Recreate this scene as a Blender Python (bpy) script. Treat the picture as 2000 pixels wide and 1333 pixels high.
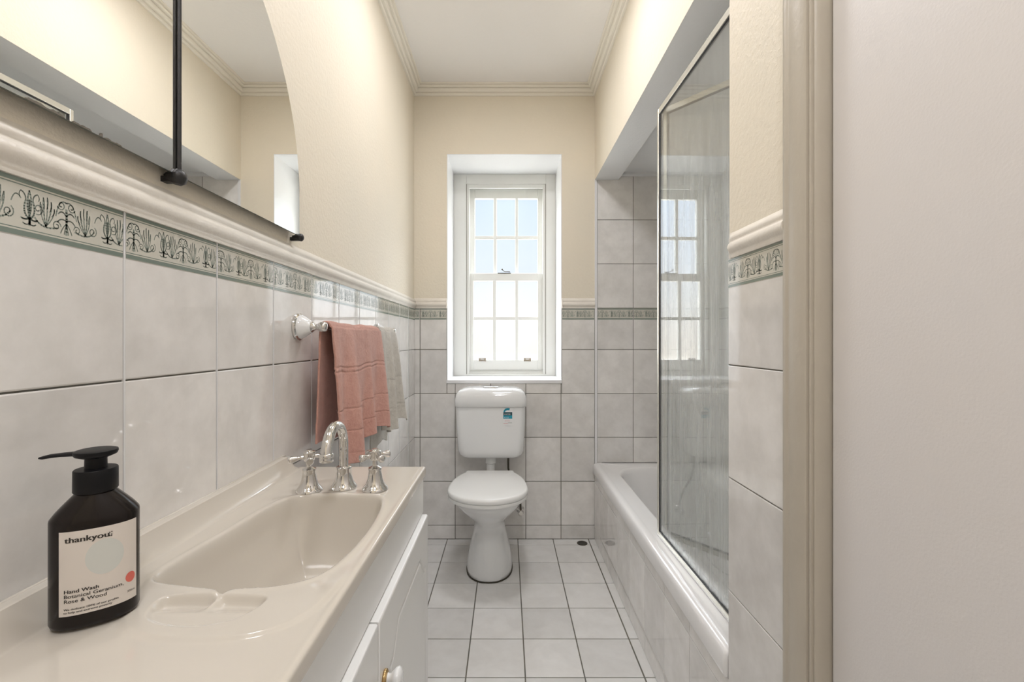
import bpy, math, random
from mathutils import Vector, Matrix, noise
import numpy as np
PI = math.pi
for o in list(bpy.data.objects): bpy.data.objects.remove(o)
S = bpy.context.scene
C = S.collection
random.seed(7)

# ------------------------------------------------------------------ camera, world, light, exposure
EYE = 1.134
cam = bpy.data.objects.new('camera', bpy.data.cameras.new('camera')); C.objects.link(cam)
cam.location = (0, 0, EYE); cam.rotation_euler = (PI/2, 0, 0)
cam.data.lens = 16.0; cam.data.sensor_width = 36.0; cam.data.sensor_fit = 'HORIZONTAL'
cam.data.shift_x = 0.005; cam.data.shift_y = -0.00125; cam.data.clip_start = 0.02
S.camera = cam
S.view_settings.view_transform = 'Standard'; S.view_settings.look = 'None'
S.view_settings.gamma = 1.0; S.view_settings.use_curve_mapping = False
S.view_settings.exposure = 0.44

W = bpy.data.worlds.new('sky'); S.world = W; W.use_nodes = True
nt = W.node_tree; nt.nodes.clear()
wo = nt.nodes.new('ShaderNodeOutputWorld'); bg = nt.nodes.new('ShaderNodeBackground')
tc = nt.nodes.new('ShaderNodeTexCoord'); sx = nt.nodes.new('ShaderNodeSeparateXYZ')
rmp = nt.nodes.new('ShaderNodeValToRGB'); mr = nt.nodes.new('ShaderNodeMapRange')
mr.inputs[1].default_value = -0.3; mr.inputs[2].default_value = 1.0
nt.links.new(tc.outputs['Generated'], sx.inputs[0]); nt.links.new(sx.outputs[2], mr.inputs[0])
nt.links.new(mr.outputs[0], rmp.inputs[0]); # sky brightened beyond both sides of the view, added to light the reveals
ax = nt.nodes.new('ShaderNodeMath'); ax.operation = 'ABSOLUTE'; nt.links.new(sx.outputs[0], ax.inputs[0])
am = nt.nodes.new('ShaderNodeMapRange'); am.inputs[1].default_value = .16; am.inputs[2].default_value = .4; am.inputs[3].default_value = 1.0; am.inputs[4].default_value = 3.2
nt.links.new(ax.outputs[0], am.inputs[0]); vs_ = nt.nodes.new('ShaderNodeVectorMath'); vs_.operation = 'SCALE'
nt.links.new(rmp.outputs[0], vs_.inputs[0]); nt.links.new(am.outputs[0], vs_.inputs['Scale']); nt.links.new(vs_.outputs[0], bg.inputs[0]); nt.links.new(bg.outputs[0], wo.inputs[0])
cr = rmp.color_ramp
def pos(z): return (z+0.3)/1.3
cr.elements[0].position = 0; cr.elements[0].color = (2.1, 2.05, 1.95, 1)
cr.elements.new(pos(-.07)).color = (2.1, 2.05, 1.95, 1)
cr.elements[2].position = pos(-.03); cr.elements[2].color = (.88, .84, .79, 1)
for z, c in ((.03, (.88, .87, .86)), (.09, (.80, .85, .91)), (.17, (.80, .88, 1.0)), (.31, (.66, .79, .98)), (.42, (5.5, 5.8, 6.2)), (1.0, (7., 7.5, 8.3))):
    e = cr.elements.new(min(pos(z), 1)); e.color = (*c, 1)
bg.inputs[1].default_value = 0.83
LAMP = 46.0       # radiance of the ceiling lamp and the two added fill discs

def portal():
    l = bpy.data.lights.new('window_portal', 'AREA'); l.shape = 'RECTANGLE'; l.size = .48; l.size_y = 1.2
    l.cycles.is_portal = True
    o = bpy.data.objects.new('window_portal', l); C.objects.link(o)
    o.location = (-.005, 3.06, 1.54); o.rotation_euler = (-PI/2, 0, 0)
portal()

# ------------------------------------------------------------------ materials
def mat(name, col, rough=.5, metal=0., bump=None, spec=.5, var=None, coat=0, **kw):
    m = bpy.data.materials.new(name); m.use_nodes = True
    n = m.node_tree.nodes; L = m.node_tree.links; b = n['Principled BSDF']
    b.inputs['Base Color'].default_value = (*col, 1); b.inputs['Roughness'].default_value = rough
    b.inputs['Metallic'].default_value = metal; b.inputs['Specular IOR Level'].default_value = spec
    b.inputs['Coat Weight'].default_value = coat; b.inputs['Coat Roughness'].default_value = .05
    t = n.new('ShaderNodeTexCoord')
    if var:                                    # var = (scale, colour2, amount, detail)
        nz = n.new('ShaderNodeTexNoise'); nz.inputs['Scale'].default_value = var[0]; nz.inputs['Detail'].default_value = var[3] if len(var) > 3 else 6
        nz.inputs['Roughness'].default_value = .6
        L.new(t.outputs['Object'], nz.inputs['Vector'])
        r = n.new('ShaderNodeMapRange'); r.inputs[1].default_value = .35; r.inputs[2].default_value = .68; r.inputs[4].default_value = var[2]
        L.new(nz.outputs['Fac'], r.inputs[0])
        mx = n.new('ShaderNodeMix'); mx.data_type = 'RGBA'; L.new(r.outputs[0], mx.inputs[0])
        mx.inputs[6].default_value = (*col, 1); mx.inputs[7].default_value = (*var[1], 1)
        L.new(mx.outputs[2], b.inputs['Base Color']); m['mix'] = mx.name
    if bump:                                   # bump = [(scale, height_m), ...]
        prev = None
        for sc, h in bump:
            nz = n.new('ShaderNodeTexNoise'); nz.inputs['Scale'].default_value = sc; nz.inputs['Detail'].default_value = 3
            L.new(t.outputs['Object'], nz.inputs['Vector'])
            bp = n.new('ShaderNodeBump'); bp.inputs['Strength'].default_value = 1; bp.inputs['Distance'].default_value = h
            L.new(nz.outputs['Fac'], bp.inputs['Height'])
            if prev: L.new(prev.outputs[0], bp.inputs['Normal'])
            prev = bp
        L.new(prev.outputs[0], b.inputs['Normal'])
    return m

M = {}
M['cream'] = mat('cream_plaster', (.815, .75, .625), .6, bump=[(90, .0016), (320, .0005)], spec=.3, var=(3, (.86, .77, .63), .5))
M['white_paint'] = mat('white_gloss_paint', (.82, .82, .82), .32, bump=[(60, .0006)])
M['soffit'] = mat('pale_soffit_paint', (.88, .89, .89), .6, bump=[(110, .0012)], spec=.3)
M['ceil'] = mat('ceiling_paint', (.93, .915, .895), .75, bump=[(60, .0006)], spec=.2)
M['cornice'] = mat('cornice_paint', (.90, .86, .77), .55, spec=.3)
M['dado'] = mat('dado_moulding_paint', (.90, .85, .765), .35, bump=[(45, .0012), (200, .0005)], var=(18, (.80, .74, .66), .6))
M['grout'] = mat('grout', (.15, .15, .13), .85, var=(20, (.22, .19, .14), .7))
def tile_mat(name, col, col2, rough):
    m = mat(name, col, rough, bump=[(25, .00006)], var=(13, col2, .9, 10), spec=1.0)
    n = m.node_tree.nodes; L = m.node_tree.links; b = n['Principled BSDF']
    g = n.new('ShaderNodeNewGeometry'); mr = n.new('ShaderNodeMapRange')
    mr.inputs[3].default_value = .90; mr.inputs[4].default_value = 1.05
    L.new(g.outputs['Random Per Island'], mr.inputs[0])
    v = n.new('ShaderNodeVectorMath'); v.operation = 'SCALE'
    # faint directional veins
    t = n.new('ShaderNodeTexCoord'); w = n.new('ShaderNodeTexNoise'); w.inputs['Scale'].default_value = 4; w.inputs['Detail'].default_value = 9; w.inputs['Distortion'].default_value = 1.6
    L.new(t.outputs['Object'], w.inputs['Vector'])
    r = n.new('ShaderNodeMapRange'); r.inputs[1].default_value = .47; r.inputs[2].default_value = .53; r.inputs[3].default_value = .965; r.inputs[4].default_value = 1.0
    L.new(w.outputs['Fac'], r.inputs[0])
    mu = n.new('ShaderNodeMath'); mu.operation = 'MULTIPLY'; L.new(mr.outputs[0], mu.inputs[0]); L.new(r.outputs[0], mu.inputs[1])
    L.new(n[m['mix']].outputs[2], v.inputs[0]); L.new(mu.outputs[0], v.inputs['Scale'])
    L.new(v.outputs[0], b.inputs['Base Color'])
    return m
M['tile'] = tile_mat('wall_tile_glaze', (.885, .86, .83), (.76, .735, .70), .05)
M['ftile'] = tile_mat('floor_tile_glaze', (.85, .84, .82), (.78, .765, .74), .16)
M['band'] = mat('border_band_glaze', (.66, .64, .56), .05, spec=1.0, var=(12, (.60, .59, .52), .6))
M['green'] = mat('border_green_glaze', (.20, .25, .215), .06, spec=1.0)
M['greenl'] = mat('border_scroll_glaze', (.30, .345, .30), .06, spec=1.0)
M['acrylic'] = mat('vanity_top_acrylic', (.655, .605, .53), .13, coat=.3)
M['cab'] = mat('cabinet_white', (.84, .84, .82), .28, bump=[(30, .0003)])
M['porc'] = mat('white_porcelain', (.86, .865, .86), .07, coat=.4)
M['seat'] = mat('toilet_seat_plastic', (.88, .88, .86), .2)
M['bath'] = mat('bath_enamel', (.88, .87, .86), .13, coat=.3)
M['chrome'] = mat('chrome', (.70, .69, .675), .08, metal=1)
M['alu'] = mat('screen_aluminium', (.78, .76, .68), .25, metal=.55)
M['gasket'] = mat('black_gasket', (.03, .03, .035), .5)
M['ironb'] = mat('black_iron', (.018, .017, .018), .42, bump=[(160, .0006)])
M['mirror'] = mat('mirror_silvering', (.93, .93, .91), .004, metal=1)
M['rust'] = mat('mirror_edge_decay', (.16, .14, .11), .6)
M['medge'] = mat('mirror_edge', (.10, .11, .09), .3)
M['door'] = mat('door_paint', (.765, .735, .72), .45, bump=[(260, .00025), (14, .0003)], var=(5, (.77, .73, .70), .6))
M['arch'] = mat('architrave_paint', (.53, .48, .40), .4, bump=[(80, .0006)], var=(10, (.49, .44, .36), .5))
M['brass'] = mat('aged_brass', (.55, .38, .18), .3, metal=1)
M['brown'] = mat('dark_amber_bottle', (.008, .0045, .0035), .2, spec=.32, coat=.0)
M['blackp'] = mat('black_plastic', (.005, .005, .006), .42, spec=.22)
M['label'] = mat('bottle_label', (.72, .66, .60), .5)
M['labelc'] = mat('label_grey_disc', (.63, .64, .60), .5)
M['red'] = mat('label_coral_dot', (.72, .16, .12), .5)
M['ink'] = mat('label_ink', (.03, .025, .02), .5)
M['teal'] = mat('sticker_teal', (.02, .33, .45), .5)
M['navy'] = mat('sticker_dark', (.03, .08, .10), .5)
M['stw'] = mat('sticker_white', (.85, .85, .85), .5)
M['pinkink'] = mat('sticker_pink', (.75, .35, .35), .5)
M['frame'] = mat('window_frame_paint', (.84, .84, .80), .35, bump=[(50, .0005)])
M['darkstrip'] = mat('window_dark_strip', (.28, .26, .22), .8)
M['drain'] = mat('drain_metal', (.10, .09, .07), .45, metal=.8)
M['wood'] = mat('hall_dark', (.35, .30, .25), .6)
def towel_mat(name, c1, c2):
    m = mat(name, c1, .95, bump=[(700, .0022), (130, .0018)], spec=.1, var=(60, c2, .8))
    m.node_tree.nodes['Principled BSDF'].inputs['Sheen Weight'].default_value = .35
    return m
M['pink'] = towel_mat('pink_terry', (.71, .39, .315), (.62, .315, .25))
M['greyt'] = towel_mat('grey_linen_terry', (.68, .64, .57), (.58, .54, .475))
def emis(name, col, s):
    m = bpy.data.materials.new(name); m.use_nodes = True; n = m.node_tree.nodes
    b = n['Principled BSDF']; b.inputs['Emission Color'].default_value = (*col, 1); b.inputs['Emission Strength'].default_value = s
    b.inputs['Base Color'].default_value = (.8, .8, .8, 1)
    return m
for k_, f_ in (('a', .70), ('b', .30), ('c', 1.02)): M['lamp_'+k_] = emis('lamp_diffuser_'+k_, (.98, .98, 1.02), LAMP*f_)  # a is the ceiling lamp; b and c are added fill
def glass(name, tint, ior=1.5, film=None, rough=.0, haze=0., boost=1.):
    m = bpy.data.materials.new(name); m.use_nodes = True; n = m.node_tree.nodes; L = m.node_tree.links; n.clear()
    out = n.new('ShaderNodeOutputMaterial'); tr = n.new('ShaderNodeBsdfTransparent'); tr.inputs[0].default_value = (*tint, 1)
    gl = n.new('ShaderNodeBsdfGlossy'); gl.inputs['Roughness'].default_value = rough
    # Schlick reflectance from the angle to the surface, the same for both faces of the pane
    ge = n.new('ShaderNodeNewGeometry'); dt = n.new('ShaderNodeVectorMath'); dt.operation = 'DOT_PRODUCT'
    L.new(ge.outputs['Incoming'], dt.inputs[0]); L.new(ge.outputs['Normal'], dt.inputs[1])
    def mth(op, a, b=None):
        q = n.new('ShaderNodeMath'); q.operation = op
        for i_, z_ in enumerate((a, b)):
            if z_ is None: continue
            if isinstance(z_, float): q.inputs[i_].default_value = z_
            else: L.new(z_.outputs[-1] if z_ is dt else z_.outputs[0], q.inputs[i_])
        return q
    ab = n.new('ShaderNodeMath'); ab.operation = 'ABSOLUTE'; L.new(dt.outputs['Value'], ab.inputs[0])
    f0 = ((ior-1)/(ior+1))**2
    fr = mth('ADD', mth('MULTIPLY', mth('POWER', mth('SUBTRACT', 1.0, ab), 5.0), 1-f0), f0)
    mx = n.new('ShaderNodeMixShader'); k = n.new('ShaderNodeMath'); k.operation = 'MULTIPLY'; k.inputs[1].default_value = boost; k.use_clamp = True
    L.new(fr.outputs[0], k.inputs[0]); L.new(k.outputs[0], mx.inputs[0]); L.new(tr.outputs[0], mx.inputs[1]); L.new(gl.outputs[0], mx.inputs[2])
    last = mx
    if film or haze:
        df = n.new('ShaderNodeBsdfDiffuse'); df.inputs[0].default_value = (.93, .95, .94, 1)
        tl = n.new('ShaderNodeBsdfTranslucent'); tl.inputs[0].default_value = (.93, .96, .95, 1)
        dm = n.new('ShaderNodeMixShader'); dm.inputs[0].default_value = .5; L.new(df.outputs[0], dm.inputs[1]); L.new(tl.outputs[0], dm.inputs[2])
        m2 = n.new('ShaderNodeMixShader'); L.new(mx.outputs[0], m2.inputs[1]); L.new(dm.outputs[0], m2.inputs[2]); last = m2
        if film:
            t = n.new('ShaderNodeTexCoord'); mp = n.new('ShaderNodeMapping'); mp.inputs['Scale'].default_value = (1, 26, 1.5)
            L.new(t.outputs['Object'], mp.inputs[0])
            nz = n.new('ShaderNodeTexNoise'); nz.inputs['Scale'].default_value = 1.3; nz.inputs['Detail'].default_value = 8; nz.inputs['Roughness'].default_value = .65
            L.new(mp.outputs[0], nz.inputs['Vector'])
            r = n.new('ShaderNodeMapRange'); r.inputs[1].default_value = .42; r.inputs[2].default_value = .75; r.inputs[3].default_value = haze; r.inputs[4].default_value = film
            L.new(nz.outputs['Fac'], r.inputs[0])
            sz = n.new('ShaderNodeSeparateXYZ'); L.new(t.outputs['Object'], sz.inputs[0])
            zr = n.new('ShaderNodeMapRange'); zr.inputs[1].default_value = 1.42; zr.inputs[2].default_value = 1.10; zr.inputs[3].default_value = .25; zr.inputs[4].default_value = 1.0
            L.new(sz.outputs[2], zr.inputs[0]); fm = n.new('ShaderNodeMath'); fm.operation = 'MULTIPLY'
            L.new(r.outputs[0], fm.inputs[0]); L.new(zr.outputs[0], fm.inputs[1]); L.new(fm.outputs[0], m2.inputs[0])
        else: m2.inputs[0].default_value = haze
    L.new(last.outputs[0], out.inputs[0])
    return m
M['pane'] = glass('window_glass', (.97, .98, .98), 1.45, rough=.35)
M['panef'] = glass('obscure_window_glass', (.97, .97, .96), 1.45, rough=.35, haze=.03)
M['screen'] = glass('soap_filmed_glass', (.975, .985, .98), 1.6, film=.42, haze=.15, boost=1.5)
M['screen2'] = glass('folded_screen_glass', (.975, .985, .98), 1.5, film=.18, haze=.06)

# ------------------------------------------------------------------ mesh helpers
class MB:
    def __init__(s): s.v = []; s.f = []; s.m = []
    def add(s, vs, fs, mi=0):
        o = len(s.v); s.v += [tuple(p) for p in vs]
        for f in fs: s.f.append(tuple(i+o for i in f)); s.m.append(mi)
        return s
    def box(s, x0, x1, y0, y1, z0, z1, mi=0):
        v = [(x, y, z) for z in (z0, z1) for y in (y0, y1) for x in (x0, x1)]
        return s.add(v, [(0, 2, 3, 1), (4, 5, 7, 6), (0, 1, 5, 4), (2, 6, 7, 3), (0, 4, 6, 2), (1, 3, 7, 5)], mi)
    def loft(s, loops, cap0=True, cap1=True, closed=True, mi=0):
        n = len(loops[0]); v = [p for l in loops for p in l]; f = []
        for k in range(len(loops)-1):
            for i in range(n if closed else n-1):
                j = (i+1) % n
                f.append((k*n+i, k*n+j, (k+1)*n+j, (k+1)*n+i))
        if cap0: f.append(tuple(reversed(range(n))))
        if cap1: f.append(tuple((len(loops)-1)*n+i for i in range(n)))
        return s.add(v, f, mi)
    def lathe(s, prof, c, axis=(0, 0, 1), n=32, mi=0, cap0=True, cap1=True):
        a = Vector(axis).normalized(); t = Vector((1, 0, 0)) if abs(a.x) < .9 else Vector((0, 1, 0))
        e1 = (t-a*t.dot(a)).normalized(); e2 = a.cross(e1); c = Vector(c)
        loops = [[tuple(c+a*h+(e1*math.cos(2*PI*i/n)+e2*math.sin(2*PI*i/n))*max(r, 1e-5)) for i in range(n)] for r, h in prof]
        return s.loft(loops, cap0, cap1, mi=mi)
    def tube(s, pts, r, n=12, mi=0, caps=True):
        pts = [Vector(p) for p in pts]; rs = r if isinstance(r, (list, tuple)) else [r]*len(pts)
        loops = []; up = None
        for i, p in enumerate(pts):
            d = (pts[min(i+1, len(pts)-1)]-pts[max(i-1, 0)]).normalized()
            if up is None: up = Vector((0, 0, 1)) if abs(d.z) < .9 else Vector((1, 0, 0))
            e1 = (up-d*up.dot(d)).normalized(); up = e1; e2 = d.cross(e1)
            loops.append([tuple(p+(e1*math.cos(2*PI*k/n)+e2*math.sin(2*PI*k/n))*rs[i]) for k in range(n)])
        return s.loft(loops, caps, caps, mi=mi)
    def sphere(s, c, r, n=20, m=12, sc=(1, 1, 1), mi=0):
        loops = []
        for j in range(m+1):
            a = -PI/2+PI*j/m; rr = max(math.cos(a), 1e-4)
            loops.append([(c[0]+sc[0]*r*rr*math.cos(2*PI*i/n), c[1]+sc[1]*r*rr*math.sin(2*PI*i/n), c[2]+sc[2]*r*math.sin(a)) for i in range(n)])
        return s.loft(loops, mi=mi)

ORG = {}
def build(name, mb, mats, parent=None, smooth=30, bevel=0, segs=2, org=None):
    v = np.array(mb.v, dtype=float)
    if parent is not None: o0 = Vector(ORG[parent.name])
    elif org is not None: o0 = Vector(org)
    else: o0 = Vector(((v[:, 0].min()+v[:, 0].max())/2, (v[:, 1].min()+v[:, 1].max())/2, v[:, 2].min()))
    me = bpy.data.meshes.new(name); me.from_pydata((v-np.array(o0)).tolist(), [], mb.f)
    if not isinstance(mats, (list, tuple)): mats = [mats]
    for m in mats: me.materials.append(M[m])
    me.polygons.foreach_set('material_index', mb.m)
    if smooth:
        me.polygons.foreach_set('use_smooth', [True]*len(me.polygons))
        if smooth < 180: me.set_sharp_from_angle(angle=math.radians(smooth))
    me.validate(); me.update()
    o = bpy.data.objects.new(name, me); C.objects.link(o)
    if parent is not None: o.parent = parent
    else: o.location = o0
    ORG[o.name] = tuple(o0)
    if bevel:
        b = o.modifiers.new('bevel', 'BEVEL'); b.width = bevel; b.segments = segs; b.limit_method = 'ANGLE'; b.angle_limit = math.radians(35)
        b.harden_normals = False
    return o
def thing(name, loc, label=None, cat=None, group=None, kind=None):
    o = bpy.data.objects.new(name, None); C.objects.link(o); o.location = loc; o.empty_display_size = .05
    ORG[o.name] = tuple(loc); tag(o, label, cat, group, kind); return o
def tag(o, label=None, cat=None, group=None, kind=None):
    if label: o['label'] = label
    if cat: o['category'] = cat
    if group: o['group'] = group
    if kind: o['kind'] = kind
    return o
def struct(name, mb, mats, label, cat, **k): return tag(build(name, mb, mats, **k), label, cat, kind='structure')
def rrect(x0, x1, y0, y1, r, z, n=8):
    out = []
    for cx, cy, a0 in ((x1-r, y1-r, 0), (x0+r, y1-r, PI/2), (x0+r, y0+r, PI), (x1-r, y0+r, 1.5*PI)):
        for i in range(n+1):
            a = a0+PI/2*i/n; out.append((cx+r*math.cos(a), cy+r*math.sin(a), z))
    return out
def text_geo(body, size, spacing=1.):
    cu = bpy.data.curves.new('tmp', 'FONT'); cu.body = body; cu.size = size; cu.space_character = spacing; cu.resolution_u = 3
    ob = bpy.data.objects.new('tmp', cu); C.objects.link(ob); bpy.context.view_layer.update()
    dg = bpy.context.evaluated_depsgraph_get(); me = bpy.data.meshes.new_from_object(ob.evaluated_get(dg))
    v = [tuple(p.co) for p in me.vertices]; f = [tuple(p.vertices) for p in me.polygons]
    bpy.data.objects.remove(ob); bpy.data.curves.remove(cu); bpy.data.meshes.remove(me)
    return v, f

# ------------------------------------------------------------------ room dimensions
XL, XR, YB, ZC = -.528, .497, 2.59, 2.573
YN = -1.3                                  # wall behind the camera
ZT = 1.314                                 # top of the dado tiles
ZV = [0, .078, .328, .578, .828, 1.078, ZT]
NX = 1.22                                  # far wall of bath alcove
NC = 2.083                                 # alcove ceiling
WX0, WX1, WZ0, WZ1 = -.341, .312, .889, 2.191

def tiles(mb, P, us, vs, gap=.0022, th=.0022, ch=.0012, hole=None, mi=0, seed=1):
    """P(u, v, w) -> point, w away from wall"""
    rnd = random.Random(seed)
    def one(u0, u1, v0, v1):
        if u1-u0 < .004 or v1-v0 < .004: return
        g = gap/2; a = [(u0+g, v0+g), (u1-g, v0+g), (u1-g, v1-g), (u0+g, v1-g)]
        b = [(u0+g+ch, v0+g+ch), (u1-g-ch, v0+g+ch), (u1-g-ch, v1-g-ch), (u0+g+ch, v1-g-ch)]
        tl = [rnd.uniform(-.00012, .00012) for _ in range(2)]
        hh = [th+tl[0]+tl[1], th-tl[0]+tl[1], th-tl[0]-tl[1], th+tl[0]-tl[1]]
        v = [P(u, w, 0) for u, w in a]+[P(u, w, th-.0007) for u, w in a]+[P(u, w, h) for (u, w), h in zip(b, hh)]
        f = [(8, 9, 10, 11)]
        for i in range(4):
            j = (i+1) % 4; f += [(i, j, j+4, i+4), (i+4, j+4, j+8, i+8)]
        mb.add(v, f, mi)
    for i in range(len(us)-1):
        for k in range(len(vs)-1):
            r = (us[i], us[i+1], vs[k], vs[k+1])
            if hole and r[0] < hole[1] and r[1] > hole[0] and r[2] < hole[3] and r[3] > hole[2]:
                if r[0] < hole[0]: one(r[0], hole[0], r[2], r[3])
                if r[1] > hole[1]: one(hole[1], r[1], r[2], r[3])
                if r[2] < hole[2]: one(max(r[0], hole[0]), min(r[1], hole[1]), r[2], hole[2])
            else: one(*r)

def strokes():
    """scroll and flower motif, one period: u 0..1, v 0..1"""
    out = []
    def arc(cx, cy, rx, ry, a0, a1, w=1., n=9): out.append(([(cx+rx*math.cos(math.radians(a0+(a1-a0)*i/n)), cy+ry*math.sin(math.radians(a0+(a1-a0)*i/n))) for i in range(n+1)], w))
    def spi(cx, cy, r, a0, turns, w=1., n=16):
        out.append(([(cx+.36*r*(1-.75*i/n)*math.cos(math.radians(a0+360*turns*i/n)), cy+r*(1-.75*i/n)*math.sin(math.radians(a0+360*turns*i/n))) for i in range(n+1)], w))
    def bez(p0, p1, p2, w=1., n=8): out.append(([((1-t)**2*p0[0]+2*t*(1-t)*p1[0]+t*t*p2[0], (1-t)**2*p0[1]+2*t*(1-t)*p1[1]+t*t*p2[1]) for t in [i/n for i in range(n+1)]], w))
    c = .12                                # tulip
    for s in (-1, 1):
        bez((c, .22), (c+s*.085, .35), (c+s*.04, .70), 1.5); bez((c+s*.04, .70), (c+s*.035, .88), (c+s*.09, .93), 1.1)
        bez((c, .30), (c+s*.045, .60), (c, .98), 1.3)
        bez((c, .24), (c+s*.05, .16), (c+s*.09, .22), 1.4); bez((c, .1), (c+s*.04, .02), (c+s*.07, .1), 1.)
        bez((c+s*.09, .93), (c+s*.12, .85), (c+s*.10, .76), .8)
    bez((c, .05), (c+.005, .15), (c, .3), 2.)
    bez((c, .4), (c, .6), (c, .75), 1.8)
    def acanthus(x, s, flip):              # fanned leaf
        f = (lambda p: (p[0], 1-p[1])) if flip else (lambda p: p)
        for k, (dx, dy, b) in enumerate(((-.06, .80, -.05), (-.025, .95, -.02), (.02, .98, .02), (.065, .88, .05), (.10, .70, .07))):
            bez(f((x, .12)), f((x+s*(dx*.4+b), .12+dy*.45)), f((x+s*dx, dy*.95)), 1.3 if k % 2 else 1.)
            bez(f((x+s*dx, dy*.95)), f((x+s*(dx+.018), dy*.80)), f((x+s*dx*.7, dy*.62)), .8)
        bez(f((x-s*.12, .3)), f((x-s*.05, .0)), f((x+s*.14, .16)), 1.5)
    acanthus(.30, 1, False); acanthus(.80, -1, False)
    p = .55                                # palmette
    bez((p, .02), (p+.006, .4), (p, .75), 2.2)
    for s in (-1, 1):
        bez((p, .55), (p+s*.05, .75), (p+s*.10, .58), 1.3); bez((p, .42), (p+s*.07, .5), (p+s*.11, .34), 1.2)
        bez((p, .34), (p+s*.05, .22), (p+s*.07, .04), 1.); bez((p, .28), (p+s*.03, .12), (p+s*.025, .02), .8)
        spi(p+s*.065, .84, .14, 200 if s < 0 else -20, -1.3*s, 1.)
    bez((.42, .5), (.46, 1.08), (.56, .93), 1.2); bez((.68, .5), (.64, 1.08), (.54, .93), 1.2)
    spi(.215, .55, .16, 250, 1.2, .9); spi(.90, .30, .17, 60, -1.3, 1.); spi(.43, .22, .15, 0, 1.3, 1.)
    bez((.93, .6), (.97, .95), (1.03, .72), 1.)
    spi(.69, .22, .13, 180, -1.2, .9)
    return out
STROKES = strokes()
def band(mb, P, u0, u1, us, zb=1.249, zt=1.312, mats=(2, 3, 4), h=.0026):
    """printed border on the top of the tiles: ground, green stripes, scrolls"""
    bgm, gm, lm = mats
    segs = [(max(a, u0), min(b, u1)) for a, b in zip(us[:-1], us[1:]) if min(b, u1)-max(a, u0) > .004]
    for a, b in segs:
        a += .0026; b -= .0026
        def strip(z0, z1, hh, m): mb.add([P(a, z0, hh), P(b, z0, hh), P(b, z1, hh), P(a, z1, hh)], [(0, 1, 2, 3)], m)
        strip(zb, zt, h, bgm)
        strip(zt-.0052, zt-.0005, h+.0001, gm); strip(zt-.0080, zt-.0068, h+.0001, gm)
        strip(zb+.0005, zb+.0062, h+.0001, gm); strip(zb+.0080, zb+.0090, h+.0001, gm)
        per = .0975; z0 = zb+.0115; z1 = zt-.0105
        k = math.floor(a/per)-1
        while k*per < b:
            for pts, w in STROKES:
                q = [(k*per+p[0]*per, z0+(z1-z0)*min(max(p[1], 0), 1)) for p in pts]
                hw = .00062*w
                for i in range(len(q)-1):
                    (xa, ya), (xb, yb) = q[i], q[i+1]
                    if min(xa, xb) < a or max(xa, xb) > b: continue
                    l = math.hypot(xb-xa, yb-ya)
                    if l < 1e-6: continue
                    nx, ny = -(yb-ya)/l*hw, (xb-xa)/l*hw; ex, ey = (xb-xa)/l*hw*.5, (yb-ya)/l*hw*.5
                    mb.add([P(xa-nx-ex, ya-ny-ey, h+.0001), P(xb-nx+ex, yb-ny+ey, h+.0001), P(xb+nx+ex, yb+ny+ey, h+.0001), P(xa+nx-ex, ya+ny-ey, h+.0001)], [(0, 1, 2, 3)], lm)
            k += 1
WM = ['cream', 'grout', 'band', 'green', 'greenl', 'tile', 'white_paint']
T = .010                                   # tile build-up in front of the plaster plane (grout plane at wall)

# ---- floor
mb = MB()
mb.box(XL-.1, NX+.1, YN-.1, YB+.5, -.1, -.0025, 1)
def PF(u, v, w): return (u, v, -.0025+w)
fx = [XL]+[-.538+.2*k for k in range(1, 6)]+[.463, XR+.02]
fx = sorted(set(round(a, 4) for a in fx if a >= XL)); fy = [2.515, YB]
y = 2.515
while y > YN: y -= .1975; fy.insert(0, max(y, YN))
tiles(mb, PF, fx, fy, gap=.0044, th=.0022, ch=.0008, mi=0, seed=3)
struct('floor', mb, ['ftile', 'grout'], 'square pale beige glazed floor tiles with dark grout', 'floor', smooth=8)

# ---- left wall
mb = MB(); mb.box(XL-.12, XL, YN-.1, YB+.42, 0, ZC+.1, 0)
mb.box(XL, XL+.0006, YN, YB-.0005, 0.0, ZT, 1)
def PL(u, v, w): return (XL+.0006+w, u, v-(.003 if v > 1.24 else 0))
uy = [.6234+.1995*k for k in range(-9, 10)]; uy = [YN]+uy+[YB-.001] if uy[-1] < YB-.03 else [YN]+[a for a in uy if a < YB-.02]+[YB-.001]
tiles(mb, PL, uy, ZV, gap=.0024, th=.0032, ch=.0018, mi=5, seed=11)
band(mb, PL, YN, YB, uy, h=.0036)
for q in uy[1:-1]: mb.box(XL+.0008, XL+.0047, q-.0009, q+.0009, 0, ZT-.001, 6)      # white strips in the upright joints, painted glints of the tile edges
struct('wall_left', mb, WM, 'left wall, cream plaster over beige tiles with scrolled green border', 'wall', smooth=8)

# ---- back wall with window opening
mb = MB()
for a in ((XL-.12, WX0, 0, ZC+.1), (WX1, NX+.12, 0, ZC+.1), (WX0, WX1, 0, WZ0), (WX0, WX1, WZ1, ZC+.1)):
    mb.box(a[0], a[1], YB, YB+.42, a[2], a[3], 0)
def PB(u, v, w): return (u, YB-.0006-w, v)
def PBr(u, v, w): return (u, YB-.0006-w, v)
for a in ((XL, WX0, 0, ZT), (WX1, .5005, 0, ZT), (WX0, WX1, 0, WZ0), (.5005, NX, 0, 2.068)):
    mb.add([PB(a[0], a[2], 0), PB(a[1], a[2], 0), PB(a[1], a[3], 0), PB(a[0], a[3], 0)], [(0, 1, 2, 3)], 1)
bx = [XL+.001, -.494, -.294, -.092, .108, .308, .4995]
tiles(mb, PB, bx, ZV, gap=.0036, th=.0018, ch=.0009, hole=(WX0, WX1, WZ0, WZ1), mi=5, seed=5)
band(mb, PB, XL, WX0, bx, h=.0028); band(mb, PB, WX1, .5, bx, h=.0028)
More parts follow.
